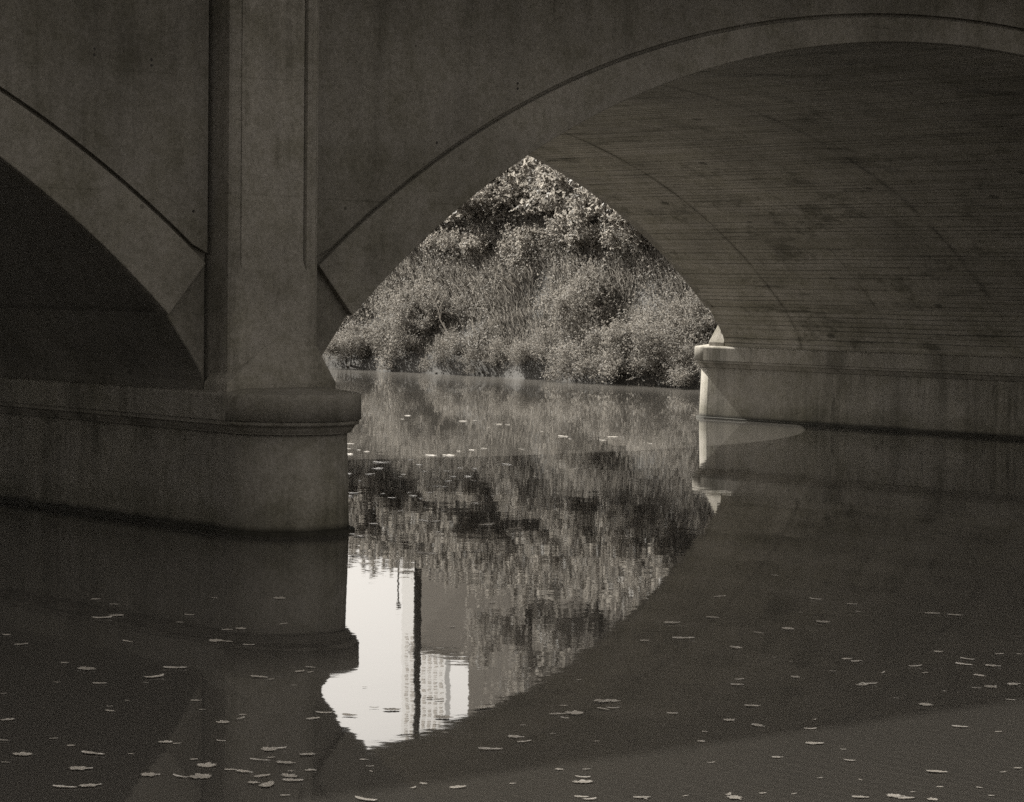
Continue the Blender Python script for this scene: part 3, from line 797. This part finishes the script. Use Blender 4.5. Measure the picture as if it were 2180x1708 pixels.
# ------------------------------------------------------------------ fallen leaves on the water
LEAVES=[(-4.69,-4.13,0.082),(-4.74,-4.5,0.067),(-5.26,-5.18,0.155),(-5.09,-5.11,0.13),(-3.86,-4.58,0.069),(-3.44,-4.87,0.11),(-4.62,-5.38,0.078),(-4.92,-5.71,0.064),(-4.86,-6.25,0.075),(-4.75,-6.26,0.087),(-4.33,-6.2,0.076),(-5.27,-6.71,0.108),(-5.22,-6.78,0.096),(-5.19,-7.01,0.083),(-5.79,-6.4,0.102),(-6.47,-6.12,0.096),(-6.31,-5.62,0.074),(-6.68,-7.06,0.057),(-6.71,-7.38,0.145),(-6.21,-7.66,0.146),(-6.54,-7.93,0.153),(-6.96,-7.96,0.086),(-5.99,-8.3,0.12),(-5.98,-8.42,0.043),(-5.63,-8.24,0.078),(-5.47,-8.13,0.067),(-5.6,-8.31,0.055),(-6.01,-8.71,0.032),(-7.15,-7.77,0.038),(-6.71,-8.1,0.022),(-6.85,-8.87,0.072),(-7.18,-8.64,0.031),(-7.38,-8.77,0.041),(-7.47,-8.92,0.08),(-7,-9.18,0.04),(-6.91,-9.47,0.045),(-7,-9.58,0.079),(-7.16,-9.63,0.083),(-8.11,-8.86,0.089),(-6.49,-9.69,0.1),(-6.66,-9.82,0.084),(-6.41,-9.84,0.09),(-7.65,-7.99,0.037),(-8.21,-9.55,0.047),(-8.46,-9.45,0.047),(-8.25,-9.8,0.051),(-7.78,-10,0.084),(-7.75,-10.07,0.047),(-7.51,-10.14,0.056),(-8.28,-10.08,0.137),(-8.6,-9.89,0.11),(-8.78,-10.04,0.045),(-8.12,-10.2,0.018),(-7.94,-10.53,0.041),(-7.99,-10.72,0.107),(-7.39,-10.52,0.083),(-7.45,-10.51,0.101),(-7.37,-10.75,0.087),(-7.67,-10.75,0.108),(-7.58,-10.72,0.054),(-7.61,-10.89,0.116),(-7.95,-10.89,0.062),(-7.93,-10.97,0.105),(-8.57,-10.42,0.129),(-8.37,-10.77,0.105),(-8.27,-10.91,0.104),(-8.19,-10.97,0.122),(-7.72,-11.1,0.035),(-7.63,-11.14,0.062),(-8.88,-10.81,0.12),(-8.77,-10.85,0.12),(-7.92,-11.13,0.087),(-7.81,-11.21,0.104),(-8.03,-11.34,0.128),(-7.86,-11.32,0.103),(-8.06,-11.25,0.069),(-8.12,-11.62,0.05),(1.2,-5.84,0.073),(-0.35,-6.73,0.12),(0.18,-7.3,0.097),(0.18,-7.7,0.081),(-0.15,-8.07,0.043),(-0.58,-7.86,0.036),(-1.38,-7.7,0.098),(-1.88,-7.76,0.137),(-1.38,-8.5,0.122),(-0.87,-8.37,0.125),(0.26,-8.48,0.116),(0.32,-8.65,0.13),(-1.74,-8.55,0.08),(-2.41,-8.46,0.157),(-2.73,-8.39,0.078),(-2.45,-9.03,0.102),(-2.58,-9.53,0.031),(-2.64,-9.75,0.031),(-2.22,-9.87,0.088),(-2.25,-9.98,0.087),(-1.41,-9.98,0.071),(-1.53,-10.35,0.108),(-1.75,-10.51,0.125),(-1.65,-10.66,0.118),(-1.14,-10.31,0.077),(-1.02,-10.39,0.052),(-2.1,-10.38,0.099),(-2.51,-10.46,0.073),(-2.73,-10.22,0.042),(-2.27,-10.62,0.055),(-3.13,-10.26,0.071),(-3.51,-10.13,0.065),(-3.69,-10.28,0.093),(-2.95,-10.74,0.106),(-3.03,-10.75,0.094),(-2.07,-10.91,0.109),(-2.51,-11.26,0.059),(-2.4,-11.28,0.094),(-2.19,-11.29,0.095),(-2.79,-11.23,0.029),(-2.72,-11.71,0.057),(-3.26,-11.25,0.023),(-4.22,-10.95,0.11),(-3.31,-11.53,0.101),(-4.81,-10.88,0.065),(-4.71,-11.25,0.08),(-4.71,-11.48,0.105),(-4.27,-11.52,0.037),(-4.54,-11.74,0.073),(-5.11,-11.46,0.021),(-3.77,-12.2,0.096),(-3.72,-12.44,0.048),(-5.35,-11.68,0.05),(-4.88,-12.1,0.101),(-5.37,-12.28,0.069),(-5.77,-12.19,0.043),(-5.12,-12.58,0.064),(-4.89,-12.32,0.02),(-4.99,-13.08,0.106),(-4.71,-13.29,0.044),(-4.55,-13.26,0.049),(-5.62,-12.84,0.033),(-5.49,-13,0.019),(-6.73,-12.69,0.085),(-6.52,-12.78,0.036),(-6.32,-12.88,0.072),(-6.36,-12.96,0.099),(-6.16,-12.96,0.041),(-5.84,-13.32,0.082),(-5.68,-13.4,0.1),(-5.67,-13.47,0.082),(-5.59,-13.57,0.059),(-5.52,-13.38,0.032),(-5.3,-13.37,0.023),(-5.15,-13.5,0.023),(-5.27,-13.68,0.018),(-6.04,-13.06,0.018),(0.26,-0.98,0.178),(-0.22,-2.67,0.167),(-0.87,-2.44,0.136),(0.33,-2.75,0.138),(-6.47,-11.2,0.131),(-6.11,-10.97,0.099),(-6.16,-11.12,0.098),(-5.58,-10.07,0.154),(-6.02,-10.22,0.122),(-6.43,-9.85,0.084),(-6.13,-9.7,0.057),(-6.09,-9.82,0.114),(-6.56,-11.87,0.059),(-6.44,-11.95,0.042),(-6.61,-12.11,0.082),(-6.7,-12.21,0.114),(-6.96,-12.5,0.071),(-6.97,-12.57,0.071),(-6.73,-12.71,0.063),(-7.87,-11.94,0.125),(-7.3,-11.95,0.084),(-7.38,-11.77,0.057),(-7.49,-11.83,0.048),(-7.01,-12.03,0.032),(-4.85,-10.29,0.117),(-4.79,-10.32,0.108),(-5.39,-10.51,0.095),(-5.29,-10.54,0.114),(-5.04,-10.52,0.086),(-4.97,-10.53,0.077),(-5.15,-10.29,0.048),(-5.45,-10.64,0.056),(-7.22,-11.05,0.051),(-7.31,-11.23,0.042),(-5.86,-11.01,0.041),(-5.83,-11.34,0.036),(-5.81,-10.69,0.028),(-6.33,-10.63,0.023),(-4.38,-9.55,0.036),(-3.39,-7.02,0.059),(-2.18,-6.01,0.077),(-5.69,-9.02,0.03),(-5.63,-9.6,0.059),(-5.62,-9.68,0.068),(-4.48,-8.38,0.097),(-7.37,-10.76,0.077),(-7.62,-11.15,0.05),(-7.39,-11.35,0.017),(9.42,11.56,0.108),(8.63,10.56,0.075),(8.58,10.22,0.059),(8.46,9.86,0.088),(7.86,9.5,0.13),(8.76,8.68,0.159),(9,8.55,0.174),(7.14,7.83,0.166),(7.24,7.77,0.152),(6.36,6.8,0.147),(5.64,6,0.13),(5.42,6.2,0.091),(7.93,8.07,0.085),(7.33,7.13,0.109),(6.59,6.03,0.079),(6.9,5.95,0.093),(7.42,6.32,0.094),(7.55,6.16,0.081),(6.32,5.1,0.116),(6.49,5,0.129),(5.7,5.43,0.051),(5.98,5.73,0.065),(4.77,5.08,0.05),(5.06,3.86,0.122),(5.11,3.76,0.098),(5.74,4.47,0.088),(6.05,4.29,0.126),(3.5,3.49,0.118),(3.21,3.18,0.081),(3.08,2.99,0.069),(3.77,3.27,0.059),(3.47,2.7,0.092),(4.14,3.23,0.071),(3.87,2.8,0.116),(4.36,3.11,0.083),(3.72,2.46,0.081),(3.49,1.94,0.09),(3.19,2.5,0.034),(2.48,1.24,0.076),(2.96,1.41,0.055),(2.52,0.89,0.043),(2.87,0.98,0.065),(3.87,1.62,0.113),(5.31,2.85,0.144),(8.5,6.6,0.138),(7.26,4.83,0.13),(7.27,4.54,0.078),(1.9,0.07,0.146),(1.97,-0.03,0.125),(2.18,-0.64,0.164),(2.56,0.15,0.063),(1.76,0.15,0.042),(1.38,-0.76,0.06),(1.21,-1.03,0.099),(1.22,0.07,0.102),(0.28,-0.96,0.156),(0.34,-0.75,0.078),(-0.23,-2.63,0.11),(-0.19,-2.7,0.109),(0.31,-2.77,0.138),(2.16,-1.15,0.142),(3.64,0.56,0.131),(-0.89,-2.47,0.135),(-0.97,-2.69,0.072),(-1.19,-2.86,0.08),(-1.32,-3.17,0.079),(-1.49,-3.17,0.052),(-1.62,-3.62,0.085),(-1.37,-3.59,0.077),(-1.07,-3.33,0.052),(-1.4,-3.9,0.136),(-1.64,-3.83,0.051),(0.32,-1.15,0.029),(-0.2,-1.99,0.028),(15.9,18.47,0.113),(14.98,17.44,0.074),(15.55,16.33,0.146),(15.94,16.46,0.073),(15.46,15.16,0.107),(15.53,14.99,0.089),(14.63,14.46,0.052),(14.64,13,0.051),(13.95,11.63,0.165),(13.56,11.01,0.049),(13.79,10.47,0.113),(14.62,11.12,0.149),(13.91,9.45,0.095),(13.49,8.12,0.062),(10.58,9.64,0.091),(10.15,9.42,0.105),(9.79,9.29,0.074),(10.98,9.22,0.091),(9,8.1,0.043),(4.71,2.33,0.07)]
N_NEAR=202

def leaf_mesh(kind):
    """flat lobed or oval leaf of width 1 m, slightly cupped, 4 mm above the water when scaled"""
    if kind < 3:      # maple-like
        n = 40; pts = []
        for k in range(n):
            t = 2 * math.pi * k / n
            lob = abs(math.cos(2.5 * (t - 0.1 * kind)))
            r = 0.36 + 0.12 * lob ** 1.3 * (0.7 + 0.3 * math.cos(t)) + 0.06 * rng.normal()
            pts.append((r * math.cos(t), r * math.sin(t)))
    elif kind < 5:    # oval, pointed
        n = 24; pts = []
        for k in range(n):
            t = 2 * math.pi * k / n
            pts.append((0.5 * math.cos(t), (0.22 + 0.05 * kind % 0.1) * math.sin(t) * (1 - 0.25 * math.cos(t)) + 0.03 * rng.normal()))
    else:             # rolled leaf
        n = 20; pts = []
        for k in range(n):
            t = 2 * math.pi * k / n
            pts.append((0.5 * math.cos(t), 0.16 * math.sin(t) + 0.08 * math.cos(t) ** 2))
    cup = [0.04, 0.02, 0.07, 0.03, 0.07, 0.14][kind]
    V = [(0, 0, 0.02)]
    for s in (0.5, 1.0):
        for x, y in pts:
            q = math.hypot(x, y) * s
            V.append((x * s, y * s, 0.02 + cup * q * q * (1.6 if y > 0 else 0.5) + (0.015 * rng.random() if s == 1 else 0)))
    n = len(pts); F = []
    for k in range(n):
        a, c = 1 + k, 1 + (k + 1) % n
        F.append([0, a, c]); F.append([a, a + n, c + n, c])
    o = mesh_obj('floating_leaf', np.array(V) / U, F, M_LEAF)
    so_ = o.modifiers.new('t', 'SOLIDIFY'); so_.thickness = 0.008
    return o
LP = [leaf_mesh(k) for k in range(6)]
LT = {0: ('lobed pale leaf floating', 'leaves'), 1: ('broad lobed leaf floating', 'leaves'), 2: ('cupped lobed leaf floating', 'leaves'),
      3: ('oval leaf floating', 'leaves'), 4: ('cupped oval leaf floating', 'leaves'), 5: ('narrow rolled leaf floating', 'leaves')}
first = set()
for i, (x, y, wd) in enumerate(LEAVES):
    k = int(rng.integers(0, 6))
    if wd < 0.05 and k < 3: k = 3
    if k in first:
        o = LP[k].copy(); COL.objects.link(o)
    else:
        o = LP[k]; first.add(k)
    s = wd * (1.0 if k < 3 else 1.05)
    s = max(s, 0.035)
    px_, py_ = x / U, y / U
    az = math.degrees(math.atan2(px_ - CX, py_ - CY)); dist = math.hypot(px_ - CX, py_ - CY)
    depth = ['in the nearest water', 'on foreground water', 'level with the pier nose', 'under the arch', 'towards the far bank'][int(np.digitize(dist, [5.9, 7.6, 10.2, 13.5]))]
    side = ['at left', 'below the pilaster', 'by the mirrored sky', 'right of mirrored sky', 'towards right', 'at far right'][int(np.digitize(az, [33.0, 36.2, 38.6, 42.0, 46.0]))]
    where = '%s, %s' % (depth, side)
    size = ['tiny', 'small', 'larger'][int(np.digitize(wd, [0.06, 0.11]))]
    a = 0.698 + rng.normal() * 0.5
    o.location = (x, y, 0.004 + 0.001 * rng.random())
    lean = 0.02 + abs(rng.normal()) * 0.02 + (0.055 if i >= N_NEAR else 0)
    o.rotation_euler = (Matrix.Rotation(lean, 3, rt) @ Matrix.Rotation(rng.normal() * 0.02, 3, 'Y') @ Matrix.Rotation(-a, 3, 'Z')).to_euler()
    o.scale = (s * (1.2 if i >= N_NEAR else 1.0), s * (0.5 + 0.5 * rng.random()), s)
    lk = size + ' ' + LT[k][0].replace(' floating', '')
    tag(o, '%s afloat %s' % (lk, where), 'leaf', '%s afloat %s' % (lk.replace('leaf', 'leaves'), where))
for k in range(6):
    if k not in first: bpy.data.objects.remove(LP[k])
